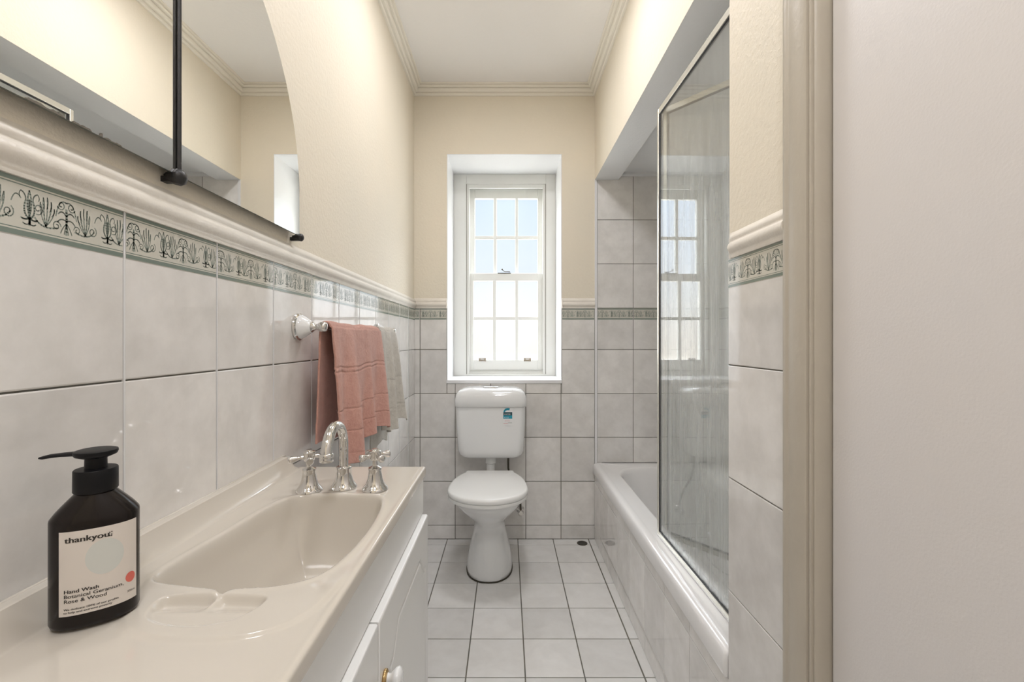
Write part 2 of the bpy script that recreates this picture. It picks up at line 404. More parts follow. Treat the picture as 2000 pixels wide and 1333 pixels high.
nx_ = [.513, .718, .918, 1.118, NX-.001]; nz_ = [.30, .328, .578, .828, 1.078, 1.314, 1.566, 1.816, 2.066]
tiles(mb, PB, nx_, nz_, gap=.0030, th=.0018, ch=.0009, mi=5, seed=6)
band(mb, PB, .513, NX, nx_, h=.0028)
mb.box(.4995, .5125, YB-.0075, YB, .40, 2.045, 6)              # pale corner bead
struct('wall_back', mb, WM, 'end wall round the sash window, cream above beige tiles', 'wall', smooth=8)

# ---- right wall : near stretch, stub, bulkhead
mb = MB()
mb.box(XR+.03, XR+.2, YN-.1, .80, 0, ZC+.1, 0)                 # wall around the door (behind architrave)
mb.box(XR, XR+.03, .775, .80, 0, ZC, 0); mb.box(XR, XR+.03, YN, .775, 2.06, ZC, 0)
mb.box(XR, XR+.14, .80, 1.016, 0, ZC+.1, 0)                    # stub
mb.box(XR+.14, NX+.12, .9, 1.016, 0, ZC+.1, 0)
mb.box(XR+.003, XR+.138, 1.016, YB, 2.043, ZC+.1, 0)           # bulkhead over the bath
v = [(XR+.0035, 1.0165, 2.0428), (XR+.1375, 1.0165, 2.0428), (XR+.1375, YB-.0005, 2.0428), (XR+.0035, YB-.0005, 2.0428)]
mb.add(v, [(0, 1, 2, 3)], 7)
def PR(u, v, w): return (XR-.0006-w, u, v)
mb.box(XR-.0006, XR, .797, 1.0158, 0, ZT, 1)
tiles(mb, PR, [.797, 1.0155], ZV, gap=.0024, th=.0030, ch=.0016, mi=5, seed=21)
band(mb, PR, .797, 1.016, [.797, 1.0155], h=.0034)
def PN(u, v, w): return (u, 1.0166+w, v)
mb.add([PN(XR+.002, .3, 0), PN(NX, .3, 0), PN(NX, 2.068, 0), PN(XR+.002, 2.068, 0)], [(3, 2, 1, 0)], 1)
tiles(mb, PN, [XR+.003, .718, .918, 1.118, NX-.001], nz_, mi=5, seed=22)
struct('wall_right', mb, WM+['soffit'], 'right wall with tiled stub and cream bulkhead over the bath', 'wall', smooth=8)
# ---- alcove long wall
mb = MB(); mb.box(NX, NX+.12, .9, YB+.42, 0, ZC+.1, 0)
def PA(u, v, w): return (NX-.0006-w, u, v)
ay = [1.0175]+[1.04+.2*k for k in range(1, 8)]+[YB-.001]
mb.add([PA(1.017, .3, 0), PA(YB-.001, .3, 0), PA(YB-.001, 2.068, 0), PA(1.017, 2.068, 0)], [(0, 1, 2, 3)], 1)
tiles(mb, PA, ay, nz_, mi=5, seed=23); band(mb, PA, 1.017, YB-.001, ay, h=.0028)
struct('wall_alcove', mb, WM, 'long tiled wall beyond the bath', 'wall', smooth=8)
# ---- wall behind the camera
mb = MB(); mb.box(XL-.1, XR+.3, YN-.12, YN, 0, ZC+.1, 0)
struct('wall_front', mb, WM, 'cream wall behind the viewer', 'wall')
# ---- ceilings
mb = MB(); mb.box(XL-.1, XR+.2, YN-.1, YB+.4, ZC, ZC+.1, 0)
struct('ceiling', mb, ['ceil'], 'flat pale ceiling over the room', 'ceiling')
mb = MB(); mb.box(XR+.138, NX+.05, 1.0, YB+.1, NC, NC+.1, 0)
struct('ceiling_alcove', mb, ['soffit'], 'low pale ceiling over the bath alcove', 'ceiling')
# bath front panel wall
mb = MB(); mb.box(XR+.0035, XR+.05, 1.0165, YB-.001, 0, .3735, 0)
def PH(u, v, w): return (XR+.0029-w, u, v)
hy = [1.0175]+[1.04+.2*k for k in range(0, 8)]+[YB-.0045]; hy = [a for i, a in enumerate(hy) if i == 0 or a-hy[i-1] > .03]
tiles(mb, PH, hy, [0.0005, .078, .328, .3735], gap=.0022, th=.0028, ch=.0007, mi=1, seed=31)
struct('wall_bath_panel', mb, ['grout', 'tile'], 'glossy tiled panel along the side of the bath', 'wall', smooth=8)

# ---- cornices (stepped)
def sweep(mb, prof, kind, a, b, mi=0):
    """prof: (out from wall, z); kind gives wall; a..b run"""
    P = {'L': lambda o, t, z: (XL+o, t, z), 'R': lambda o, t, z: (XR+.003-o, t, z), 'B': lambda o, t, z: (t, YB-o, z), 'R0': lambda o, t, z: (XR-o, t, z)}[kind]
    fa = (lambda o: a+o) if kind == 'B' else (lambda o: a); fb = (lambda o: b-o) if kind in ('B', 'L', 'R') else (lambda o: b)
    mb.loft([[P(o, fa(o), z) for o, z in prof], [P(o, fb(o), z) for o, z in prof]], mi=mi)
p = .052; z = ZC
cp = [(0, z), (0, z-.053), (.009, z-.053), (.012, z-.050), (.012, z-.040), (.010, z-.037), (.020, z-.037), (.026, z-.033), (.028, z-.026), (.028, z-.021), (.025, z-.018), (.036, z-.018), (.041, z-.014), (.042, z-.009), (.040, z-.006), (.049, z-.006), (p, z-.004), (p, z)]
for i, (k, a, b, s_) in enumerate((('L', YN, YB, 'left'), ('R', YN, YB, 'right'), ('B', XL, XR+.003, 'end'))):
    mb = MB(); sweep(mb, cp, k, a, b); struct('trim_%d' % (i+1), mb, ['cornice'], 'stepped cream cornice along the %s wall' % s_, 'cornice', smooth=12)
# ---- dado mouldings
z = ZT
dp = [(0, z-.002), (.007, z-.002), (.0085, z+.002), (.008, z+.006), (.0105, z+.009), (.0155, z+.014), (.0175, z+.020), (.0165, z+.026), (.0125, z+.030), (.0095, z+.032), (.0095, z+.036), (.0115, z+.039), (.0110, z+.044), (.007, z+.048), (.003, z+.053), (0, z+.056)]
mb = MB(); sweep(mb, [(a_, b_-.003) for a_, b_ in dp], 'L', YN, YB); struct('trim_4', mb, ['dado'], 'cream dado moulding above the left border tiles', 'moulding', smooth=60)
mb = MB(); prof = dp
mb.loft([[(XL+o, YB-o, zz) for o, zz in prof], [(WX0+.001, YB-o, zz) for o, zz in prof]])
mb.loft([[(WX0-.003+o*.35, YB-.0175, zz) for o, zz in prof], [(WX0-.003+o*.35, 2.88, zz) for o, zz in prof]])
struct('trim_5', mb, ['dado'], 'short dado moulding left of the window', 'moulding', smooth=60)
mb = MB()
mb.loft([[(WX1-.001, YB-o, zz) for o, zz in prof], [(.4995, YB-o, zz) for o, zz in prof]])
mb.loft([[(WX1+.003-o*.35, YB-.0175, zz) for o, zz in prof], [(WX1+.003-o*.35, 2.88, zz) for o, zz in prof]])
struct('trim_6', mb, ['dado'], 'short dado moulding right of the window', 'moulding', smooth=60)
mb = MB(); rnd7 = random.Random(5)
mb.loft([[(XR-o*k_-rnd7.uniform(0, .0015)*(q_ > .99), q_+rnd7.uniform(-.002, .002)*(q_ > .98), zz) for o, zz in dp] for q_, k_ in ((.797, 1), (.984, 1), (.992, .93), (.999, .68), (1.006, .42), (1.013, .15))]); struct('trim_7', mb, ['dado'], 'chipped dado moulding on the stub wall beside the screen', 'moulding', smooth=60)
mb = MB(); mb.loft([[(x, YB-.0035, 2.062), (x, YB-.010, 2.064), (x, YB-.016, 2.070), (x, YB-.018, NC), (x, YB-.0035, NC)] for x in (XR+.139, NX-.002)])
struct('trim_8', mb, ['white_paint'], 'small white cove at the alcove ceiling', 'moulding')

# ---- window
WY = 2.895
win = thing('window_1', (-.005, WY, WZ0), 'white double-hung sash window with twelve panes deep in the end wall', 'window', kind='structure')
mb = MB(); t = .003
mb.box(WX0, WX0+t, YB-.001, YB+.42, WZ0, WZ1); mb.box(WX1-t, WX1, YB-.001, YB+.42, WZ0, WZ1)
mb.box(WX0, WX1, YB-.001, YB+.42, WZ1-t, WZ1)
build('reveal_lining', mb, 'white_paint', win, smooth=0)
mb = MB(); mb.box(WX0-.002, WX1+.002, YB-.008, YB+.33, WZ0-.004, WZ0+.016); build('window_sill', mb, 'white_paint', win, bevel=.003)
s = WY/889.
def wx(px): return (px-990)*s
def wz(py): return EYE+(664-py)*s
x0, x1, z0, z1 = WX0+t, WX1-t, WZ0+.016, WZ1-t
ix0, ix1, iz0, iz1 = wx(911), wx(1066), wz(731), wz(359.5)
mb = MB()
mb.box(x0, ix0, WY, WY+.10, z0, z1); mb.box(ix1, x1, WY, WY+.10, z0, z1)
mb.box(ix0, ix1, WY, WY+.10, iz1, z1); mb.box(ix0, ix1, WY, WY+.13, z0, iz0); mb.box(ix0, ix1, WY+.022, WY+.13, iz0-.01, iz0+.022)
build('frame', mb, 'frame', win, bevel=.002)
mb = MB(); jx0, jx1, jz1, jz0 = wx(916.5), wx(1060.5), wz(367), wz(725)
mb.box(ix0, jx0, WY+.006, WY+.03, iz0, iz1); mb.box(jx1, ix1, WY+.006, WY+.03, iz0, iz1); mb.box(jx0, jx1, WY+.006, WY+.03, jz1, iz1); 
mb.box(ix0-.001, ix0+.002, WY-.0008, WY+.007, iz0, iz1, 1); mb.box(ix1-.002, ix1+.001, WY-.0008, WY+.007, iz0, iz1, 1)  # thin dark strips along the inner frame edges
mb.box(jx0, jx1, WY+.012, WY+.014, jz0-.003, jz0, 1); mb.box(jx0, jx1, WY+.02, WY+.024, jz1-.002, jz1+.001, 1)
mb.box(ix0, jx0, WY+.07, WY+.125, iz0, iz1); mb.box(jx1, ix1, WY+.07, WY+.125, iz0, iz1); mb.box(ix0, ix1, WY+.075, WY+.125, jz1-.004, iz1)
build('stop_bead', mb, ['frame', 'darkstrip'], win, bevel=.001)
def sash(name, y, X0, X1, Z0, Z1, gx, gz, glassm, pane_gap=None):
    """gx: glass column ranges; gz: row ranges (z)"""
    mb = MB(); d = .028
    mb.box(X0, gx[0][0], y, y+d, Z0, Z1); mb.box(gx[-1][1], X1, y, y+d, Z0, Z1)
    mb.box(gx[0][0], gx[-1][1], y, y+d, Z0, gz[0][0]); mb.box(gx[0][0], gx[-1][1], y, y+d, gz[-1][1], Z1)
    for a, b in zip(gx[:-1], gx[1:]): mb.box(a[1], b[0], y+.003, y+d-.004, gz[0][0]-.002, gz[-1][1]+.002)
    for a, b in zip(gz[:-1], gz[1:]): mb.box(gx[0][0]-.002, gx[-1][1]+.002, y+.0045, y+d-.0055, a[1], b[0])
    o = build(name, mb, 'frame', win, bevel=.0022)
    for a in gx:
        for b in gz:
            p_ = MB(); p_.box(a[0]-.002, a[1]+.002, y+.013, y+.016, b[0]-.002, b[1]+.002); build('pane', p_, glassm, o, smooth=0)
    return o
s = (WY+.075)/889.
gx = [(wx(927.5), wx(964)), (wx(970), wx(1006.5)), (wx(1012), wx(1050))]
gzu = [(wz(534), wz(467.5)), (wz(461), wz(388))]
up = sash('upper_sash', WY+.060+.012, wx(916), wx(1061), wz(546), wz(367), gx, gzu, 'pane')
s = (WY+.04)/889.
gx = [(wx(925), wx(962.5)), (wx(969), wx(1006)), (wx(1012), wx(1050))]
gzl = [(wz(703.5), wz(625.5)), (wz(619.5), wz(549))]
lo = sash('lower_sash', WY+.034, wx(914), wx(1062), wz(723), wz(534.5), gx, gzl, 'panef')
mb = MB(); s = (WY+.03)/889.
mb.box(wx(972), wx(998), WY+.030, WY+.058, wz(534.5), wz(533)); mb.tube([(wx(996), WY+.04, wz(531)), (wx(986), WY+.03, wz(531)), (wx(980), WY+.025, wz(527))], [.003, .0025, .002], 8)
mb.sphere((wx(981), WY+.025, wz(527)), .0055, 10, 8)
build('sash_catch', mb, 'drain', lo)
for px in (942, 1030):
    mb = MB(); mb.box(wx(px-7), wx(px+7), WY+.030, WY+.034, wz(706), wz(700)); mb.tube([(wx(px-4), WY+.034, wz(703)), (wx(px-3), WY+.018, wz(702)), (wx(px+3), WY+.018, wz(702)), (wx(px+4), WY+.034, wz(703))], .002, 8)
    build('sash_lift', mb, 'chrome', lo)

# ---- door and architrave
dr = thing('door_1', (.52, .2, 0), 'plain pale painted door at the right edge, closed', 'door', kind='structure')
mb = MB(); mb.box(.513, .529, YN, .7165, .004, 2.03); build('door_panel', mb, 'door', dr, bevel=.001)
mb = MB()
prof = [(.4965, .797), (.484, .7975), (.4822, .7955), (.4816, .790), (.4818, .7845), (.4830, .7825), (.4832, .7785), (.4822, .776), (.4822, .7385), (.4840, .7360), (.4875, .7352), (.4880, .7338), (.4858, .7318), (.4852, .7296), (.4865, .7276), (.4900, .7268), (.4905, .7256), (.4890, .7240), (.4920, .7218), (.4990, .7212), (.5065, .7208), (.5270, .7206), (.5270, .797)]
mb.loft([[(x, y, 0) for x, y in prof], [(x, y, 2.06) for x, y in prof]])
build('architrave', mb, 'arch', dr, smooth=40)

# ------------------------------------------------------------------ bathtub
bt = thing('bathtub', (.85, 1.8, 0), 'long white enamel bathtub with a broad rim set behind the tiled panel', 'bathtub')
X0, X1, Y0, Y1 = .487, NX-.004, 1.020, YB-.006
ZR = .436
mb = MB(); L = []
for d, z_, r in ((.012, .374, .004), (.002, .376, .006), (0, .381, .008), (0, .414, .010), (.002, .424, .012), (.006, .431, .014), (.013, .4345, .02), (.024, ZR, .03), (.034, .4345, .03), (.038, .4338, .03)):
    # lip is on the room side; other sides run to the walls
    L.append(rrect(X0+d, X1, Y0, Y1, min(r, .02), z_, 8))
def inner(d, z_, r, ds=0): return rrect(.590+d, X1-.055-d, Y0+.10+d+ds, Y1-.085-d-ds, r, z_, 8)
L.append(inner(-.010, .4338, .16)); L.append(inner(-.003, .432, .165)); L.append(inner(.004, .426, .165)); L.append(inner(.010, .412, .165))
L.append(inner(.030, .30, .15, .02)); L.append(inner(.050, .16, .13, .05)); L.append(inner(.075, .10, .11, .08)); L.append(inner(.12, .085, .08, .11)); L.append(inner(.17, .082, .05, .15))
mb.loft(L, cap0=False, cap1=True)
build('tub_shell', mb, 'bath', bt, smooth=50)
mb = MB(); mb.lathe([(0, .003), (.018, .003), (.022, .001), (.023, 0)], (.88, 2.25, .082)); build('tub_waste', mb, 'chrome', bt)

# ------------------------------------------------------------------ shower screen
sc = thing('shower_screen', (.545, 1.63, ZR), 'framed glass bath screen with soap streaks and a folded inner leaf', 'shower screen')
zb, zt = ZR+.0005, 1.956
def leaf(name, pA, pB, glassm, near_post=True, hin=False):
    A = Vector((*pA, 0)); B = Vector((*pB, 0)); e = (B-A).normalized(); n = Vector((-e.y, e.x, 0)); Ln = (B-A).length
    def bar(mb, a, b, w, z0, z1, mi=0, off=0):
        pts = [A+e*a+n*(off-w/2), A+e*b+n*(off-w/2), A+e*b+n*(off+w/2), A+e*a+n*(off+w/2)]
        mb.loft([[(q.x, q.y, z0) for q in pts], [(q.x, q.y, z1) for q in pts]], mi=mi)
    mb = MB(); bar(mb, 0, .014, .013, zb, zt); bar(mb, Ln-.014, Ln, .013, zb, zt)
    bar(mb, .014, Ln-.014, .013, zt-.020, zt); bar(mb, .014, Ln-.014, .013, zb, zb+.016)
    fr = build(name, mb, 'alu', sc, bevel=.0012)
    mb = MB(); bar(mb, .014, .0175, .009, zb+.016, zt-.02); bar(mb, Ln-.0175, Ln-.014, .009, zb+.016, zt-.02)
    bar(mb, .0175, Ln-.0175, .009, zt-.0225, zt-.020); bar(mb, .0175, Ln-.0175, .009, zb+.016, zb+.0195)
    build('gasket', mb, 'gasket', fr, smooth=0)
    mb = MB(); bar(mb, .0175, Ln-.0175, .004, zb+.0195, zt-.0225)
    g = build('glass_pane', mb, glassm, fr, smooth=0)
    return fr
leaf('fixed_leaf', (.5452, 1.632), (.5560, 1.020), 'screen')
leaf('folding_leaf', (.5600, 1.620), (.8400, 1.268), 'screen2')
mb = MB()
for a, b in (((.538, 1.64), (.5495, 1.020)),):
    mb.add([(a[0], a[1], ZR-.0005), (a[0]+.006, a[1], ZR-.0005), (b[0]+.006, b[1], ZR-.0005), (b[0], b[1], ZR-.0005), (a[0], a[1], ZR+.004), (a[0]+.006, a[1], ZR+.004), (b[0]+.006, b[1], ZR+.004), (b[0], b[1], ZR+.004)], [(0, 3, 2, 1), (4, 5, 6, 7), (0, 1, 5, 4), (1, 2, 6, 5), (2, 3, 7, 6), (3, 0, 4, 7)])
build('seal_strip', mb, 'white_paint', sc, smooth=0)
for q in (zt-.06, zb+.06): mb = MB(); mb.lathe([(.004, 0), (.004, .02)], (.5525, 1.6285, q)); build('hinge', mb, 'alu', sc)

# ------------------------------------------------------------------ toilet
TX = -.086
to = thing('toilet', (TX, 2.3, 0), 'white close-set toilet with lid down under the window', 'toilet')
def oval(cx, y0, y1, w, z_, n=48, k=2.2, flat=0.):
    """egg shaped loop: y0 front, y1 back; widest towards the back"""
    out = []; cy = (y0+y1)/2; b = (y1-y0)/2
    for i in range(n):
        a = 2*PI*i/n; c_, s_ = math.cos(a), math.sin(a)
        xx = abs(c_)**(2/k)*math.copysign(1, c_); yy = abs(s_)**(2/k)*math.copysign(1, s_)
        xx *= 1+flat*yy
        out.append((cx+w/2*xx, cy+b*yy, z_))
    return out
# pan + pedestal
mb = MB(); L = []
for y0, y1, w, z_ in ((2.130, 2.44, .208, 0), (2.120, 2.45, .222, .004), (2.118, 2.45, .224, .02), (2.122, 2.45, .218, .06), (2.132, 2.45, .202, .10), (2.145, 2.45, .178, .15), (2.152, 2.45, .160, .19), (2.145, 2.45, .152, .225), (2.115, 2.45, .166, .26), (2.065, 2.45, .206, .295), (2.01, 2.45, .256, .33), (1.968, 2.45, .302, .362), (1.938, 2.448, .330, .390), (1.925, 2.445, .342, .408), (1.924, 2.445, .343, .418), (1.930, 2.440, .336, .4245)):
    L.append(oval(TX, y0, y1, w, z_, flat=-.05 if z_ < .25 else .04))
mb.loft(L); build('pan', mb, 'porc', to, smooth=60)
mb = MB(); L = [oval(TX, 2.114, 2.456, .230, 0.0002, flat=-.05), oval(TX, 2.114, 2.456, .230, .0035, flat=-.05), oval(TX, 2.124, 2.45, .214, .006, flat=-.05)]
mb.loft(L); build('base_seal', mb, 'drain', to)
def seatloop(s_, z_, grow=0., front=1.893):
    """lid outline: round front, tapering to a straight hinge edge"""
    out = []; hw = .182+grow; fc = 2.075; n = 30
    for i in range(n+1):
        a = PI+PI*i/n; c_, q = math.cos(a), math.sin(a); out.append((TX+hw*c_*s_, fc+(fc-front+grow)*math.copysign(abs(q)**.92, q)*s_, z_))
    back = [(hw*.985, 2.13), (hw*.94, 2.19), (hw*.86, 2.245), (hw*.765, 2.287), (.128, 2.300), (.122, 2.335), (.118, 2.341)]
    for bx_, by in back: out.append((TX+bx_*s_, fc+(by-fc)*s_, z_))
    for bx_, by in reversed(back): out.append((TX-bx_*s_, fc+(by-fc)*s_, z_))
    return out
mb = MB(); mb.loft([seatloop(.965, .4250, -.002), seatloop(.99, .4262), seatloop(.998, .431), seatloop(.995, .4395), seatloop(.98, .4415)]); build('seat', mb, 'seat', to, smooth=50)
mb = MB(); mb.loft([seatloop(.985, .4418), seatloop(1.0, .4435), seatloop(1.006, .448), seatloop(1.004, .4545), seatloop(.992, .4600), seatloop(.97, .4632), seatloop(.93, .4650), seatloop(.6, .4665), seatloop(.2, .467)]); build('seat_lid', mb, 'seat', to, smooth=60)
mb = MB()
for q in (-.075, .075): mb = MB(); mb.lathe([(.009, 0), (.009, .034)], (TX+q-.017, 2.352, .447), (1, 0, 0)); mb.lathe([(.007, 0), (.007, .02)], (TX+q, 2.352, .4235)); build('hinge', mb, 'seat', to)
# cistern
cx0, cx1, cy0, cy1 = TX-.188, TX+.188, 2.395, YB-.006
ct = MB(); L = []
for z_, d, r, fy_ in ((.503, .060, .035, .03), (.505, .045, .045, .018), (.512, .030, .05, .011), (.524, .0185, .05, .007), (.545, .0125, .05, .004), (.60, .0095, .045, .002), (.70, .0050, .04, .001), (.777, .0030, .04, .001)):
    L.append(rrect(cx0+d, cx1-d, cy0+fy_+.004, cy1, r*.8, z_, 8))
ct.loft(L); cis = build('cistern', ct, 'porc', to, smooth=60)
ct = MB(); L = []
for z_, d, r, fy_ in ((.7775, .001, .04, 0), (.780, -.002, .04, -.003), (.815, -.002, .04, -.003), (.836, .001, .042, -.001), (.852, .008, .045, .005), (.863, .021, .05, .014), (.870, .042, .05, .028), (.8735, .07, .05, .045), (.8745, .12, .03, .06)):
    L.append(rrect(cx0+d, cx1-d, cy0+fy_, cy1+.002, r*.8, z_, 8))
ct.loft(L); lid = build('cistern_lid', ct, 'porc', to, smooth=60)
mb = MB(); mb.loft([rrect(TX-.042, TX+.042, 2.445, 2.485, .018, .8735), rrect(TX-.042, TX+.042, 2.445, 2.485, .018, .879), rrect(TX-.039, TX+.039, 2.448, 2.482, .016, .8805)])
mb.box(TX-.0005, TX+.0005, 2.449, 2.481, .8802, .8812, 1)
build('flush_button', mb, ['chrome', 'drain'], lid)
mb = MB(); fx_ = TX-.002
mb.lathe([(.036, .045), (.036, .030), (.029, .028), (.029, 0), (.022, -.005), (.022, -.10)], (fx_, 2.478, .465)); build('flush_pipe', mb, 'seat', to)
# efficiency sticker
st = MB(); yf = cy0+.0035
def pxc(px, py, y): return ((px-990)*y/889., EYE+(664-py)*y/889.)
def quad(mb, p0, p1, y, mi): (a, b), (c_, d) = pxc(*p0, y), pxc(*p1, y); mb.add([(a, y, d), (c_, y, d), (c_, y, b), (a, y, b)], [(0, 1, 2, 3)], mi)
quad(st, (981.5, 797.5), (1001.5, 832), yf-.0002, 0)
quad(st, (983, 805.5), (1000.5, 812), yf-.0004, 1); quad(st, (983, 812), (1000.5, 818.5), yf-.0004, 2)
n = 14; arc = []
ccx, ccz = pxc(992, 806, yf); r0, r1 = .0165, .024
for i in range(n+1):
    a = PI*.97-PI*.62*i/n; arc.append(((ccx+.9*r0*math.cos(a), yf-.0005, ccz+.7*r0*math.sin(a)), (ccx+r1*math.cos(a), yf-.0005, ccz+.95*r1*math.sin(a))))
for i in range(n): st.add([arc[i][0], arc[i+1][0], arc[i+1][1], arc[i][1]], [(0, 1, 2, 3)], 2)
for i in range(3):
    a = PI*.85-PI*.17*i; sx_, sz_ = ccx+.0195*math.cos(a), ccz+.017*math.sin(a)
    pts = [(sx_+(.0028 if k % 2 == 0 else .0012)*math.cos(PI/2+PI*k/5), yf-.0007, sz_+(.0028 if k % 2 == 0 else .0012)*math.sin(PI/2+PI*k/5)) for k in range(10)]
    st.add([(sx_, yf-.0007, sz_)]+pts, [(0, 1+k, 1+(k+1) % 10) for k in range(10)], 1)
def flat_text(mb, body, size, px, py, y, mi, sp=1.):
    v, f = text_geo(body, size, sp); a, b = pxc(px, py, y); mb.add([(a+q[0], y, b+q[1]) for q in v], [tuple(t_) for t_ in f], mi)
flat_text(st, 'WATER', .0095, 984.3, 811, yf-.0006, 0, 1.1); flat_text(st, '4.7/3.5', .0095, 984.2, 817.4, yf-.0006, 0)
flat_text(st, 'RATING', .0072, 986, 823.5, yf-.0006, 3); quad(st, (983.5, 827.2), (992, 828), yf-.0004, 3); quad(st, (992, 826.2), (1000, 826.9), yf-.0004, 4)
so = build('sticker', st, ['stw', 'navy', 'teal', 'pinkink', 'greenl'], cis, smooth=0); so['label'] = 'small teal and white water rating sticker'
# stop valve + supply hose
va = thing('stop_valve', (.075, YB-.006, .17), 'small chrome stop valve low on the wall right of the toilet pan', 'valve')
mb = MB(); mb.lathe([(.022, 0), (.022, .004), (.014, .009)], (.078, YB-.0045, .170), (0, -1, 0)); mb.lathe([(.009, 0), (.009, .045)], (.078, YB-.006, .170), (0, -1, 0)); build('valve_body', mb, 'chrome', va)
mb = MB(); mb.lathe([(.012, 0), (.015, .004), (.015, .016), (.010, .020)], (.078, YB-.050, .170), (0, -1, 0), n=12); build('valve_knob', mb, 'chrome', va)
mb = MB(); mb.tube([(.078, YB-.03, .175), (.076, YB-.032, .22), (.055, YB-.04, .29), (.018, YB-.05, .36), (.008, YB-.06, .42), (.008, YB-.06, .503)], .0055, 10); build('supply_hose', mb, 'drain', va)

# ------------------------------------------------------------------ floor drain
mb = MB(); mb.lathe([(.029, 0), (.029, .0018), (.025, .0025), (.022, .0012), (.0, .001)], (.419, 2.533, .0002), cap1=False)
fd = thing('floor_drain', (.419, 2.533, 0), 'small round dark metal drain in the floor by the bath corner', 'drain')
build('drain_ring', mb, 'drain', fd)
mb = MB()
for k in range(-3, 4): w = math.sqrt(.021**2-(k*.006)**2); mb.box(.419+k*.006-.0012, .419+k*.006+.0012, 2.533-w, 2.533+w, .0012, .0024)
build('drain_grate', mb, 'gasket', fd, smooth=0)

# ------------------------------------------------------------------ vanity cabinet
VY0, VY1, VX = -.18, 1.083, -.203           # near end, far end, face of carcass
vn = thing('vanity_cabinet', (-.365, .45, 0), 'white vanity cupboard with arched routed doors under the basin top', 'cabinet')
mb = MB(); mb.box(XL+.006, VX, VY0, VY0+.018, .06, .8085); mb.box(XL+.006, VX, VY1-.018, VY1, .06, .8085); mb.box(XL+.006, XL+.012, VY0+.018, VY1-.018, .06, .8085); mb.box(XL+.012, VX, VY0+.018, VY1-.018, .06, .076); mb.box(VX-.012, VX, VY0+.018, VY1-.018, .076, .8085); mb.box(XL+.006, VX-.05, VY0, VY1-.01, 0, .06)
build('carcass', mb, 'cab', vn, bevel=.0015)
mb = MB(); mb.box(VX, VX+.004, VY0, VY1, .724, .8085); build('top_rail', mb, 'cab', vn, bevel=.001)
def door(y0, y1, knob_near=True):
    z0, z1 = .085, .7215; xf = VX+.017
    # routed groove: face built as a height field around the groove line
    g0, g1 = y0+.060, y1-.036; gz0 = z0+.06; ny, nz = 150, 240
    def top(y):
        t_ = (y-g0)/(g1-g0)
        e = min(t_, 1-t_)*2
        k = min(max((e-.10)/.32, 0), 1); k = k*k*(3-2*k)
        return .612+.046*k
    mb = MB(); ys = np.linspace(y0+.004, y1-.004, ny); zs = np.linspace(z0+.004, z1-.004, nz)
    V = []
    for z_ in zs:
        for y_ in ys:
            d = 9
            if gz0 <= z_ <= top(g0)+.0: d = min(d, abs(y_-g0), abs(y_-g1))
            if g0 <= y_ <= g1: d = min(d, abs(z_-top(y_)), abs(z_-gz0))
            dep = .0032*max(0, 1-(d/.0042)**2) if d < .0042 else 0
            V.append((xf-dep, y_, z_))
    F = [(j*ny+i, j*ny+i+1, (j+1)*ny+i+1, (j+1)*ny+i) for j in range(nz-1) for i in range(ny-1)]
    mb.add(V, F)
    # rounded rim
    def rim(d, x): return [(x, y0+d, z0+d), (x, y1-d, z0+d), (x, y1-d, z1-d), (x, y0+d, z1-d)]
    mb.loft([rim(.0, VX+.0005), rim(0, xf-.004), rim(.0005, xf-.0022), rim(.0018, xf-.0006), rim(.004, xf)], cap1=False)
    d_ = build('door', mb, 'cab', vn, smooth=40)
    ky = y0+.024 if knob_near else y1-.04; kz = .622
    k = MB(); k.lathe([(.0115, 0), (.0125, .001), (.0125, .004), (.0095, .006)], (xf-.0003, ky, kz), (1, 0, 0), mi=1)
    k.lathe([(.0082, .005), (.0065, .008), (.0070, .011), (.0110, .015), (.0145, .018), (.0155, .022), (.0140, .0255), (.009, .0282), (.0, .029)], (xf-.0003, ky, kz), (1, 0, 0), mi=0)
    kn = build('knob', k, ['porc', 'brass'], d_, smooth=60); kn['label'] = 'white ceramic knob with brass collar'
door(.664, 1.074); door(.250, .660, False); door(-.164, .246)

# ------------------------------------------------------------------ vanity top with moulded basin
top = thing('basin_top', (-.362, .45, .81), 'cream moulded vanity top with long integral basin and soap dish', 'washbasin')
TZ = .830
X0, X1, Y0, Y1 = XL+.0045, -.1945, VY0-.01, 1.092
ctrl = [(-.455, .605), (-.450, .580), (-.435, .566), (-.400, .558), (-.368, .552), (-.353, .5495), (-.341, .543), (-.330, .5495), (-.315, .552), (-.285, .556), (-.258, .568), (-.238, .592), (-.226, .640), (-.220, .70), (-.221, .77), (-.229, .84), (-.243, .878), (-.270, .892), (-.33, .895), (-.385, .892), (-.412, .882), (-.426, .858), (-.437, .80), (-.443, .72), (-.452, .65)]
def closed_spline(pts, per=6):
    out = []; n = len(pts)
    for i in range(n):
        p0, p1, p2, p3 = [np.array(pts[(i+k) % n]) for k in (-1, 0, 1, 2)]
        for j in range(per):
            t_ = j/per; out.append(.5*((2*p1)+(-p0+p2)*t_+(2*p0-5*p1+4*p2-p3)*t_**2+(-p0+3*p1-3*p2+p3)*t_**3))
    return np.array(out)
def sdf(poly, X, Y):
    d = np.full(X.shape, 9.); ins = np.zeros(X.shape, bool); n = len(poly)
    for i in range(n):
        ax, ay_ = poly[i]; bx_, by = poly[(i+1) % n]; ex, ey = bx_-ax, by-ay_
        t_ = np.clip(((X-ax)*ex+(Y-ay_)*ey)/(ex*ex+ey*ey+1e-12), 0, 1)
        d = np.minimum(d, np.hypot(X-ax-t_*ex, Y-ay_-t_*ey))
        c_ = ((ay_ > Y) != (by > Y)) & (X < (bx_-ax)*(Y-ay_)/(by-ay_+1e-15)+ax); ins ^= c_
    return np.where(ins, d, -d)
def sst(a, b, x): t_ = np.clip((x-a)/(b-a), 0, 1); return t_*t_*(3-2*t_)
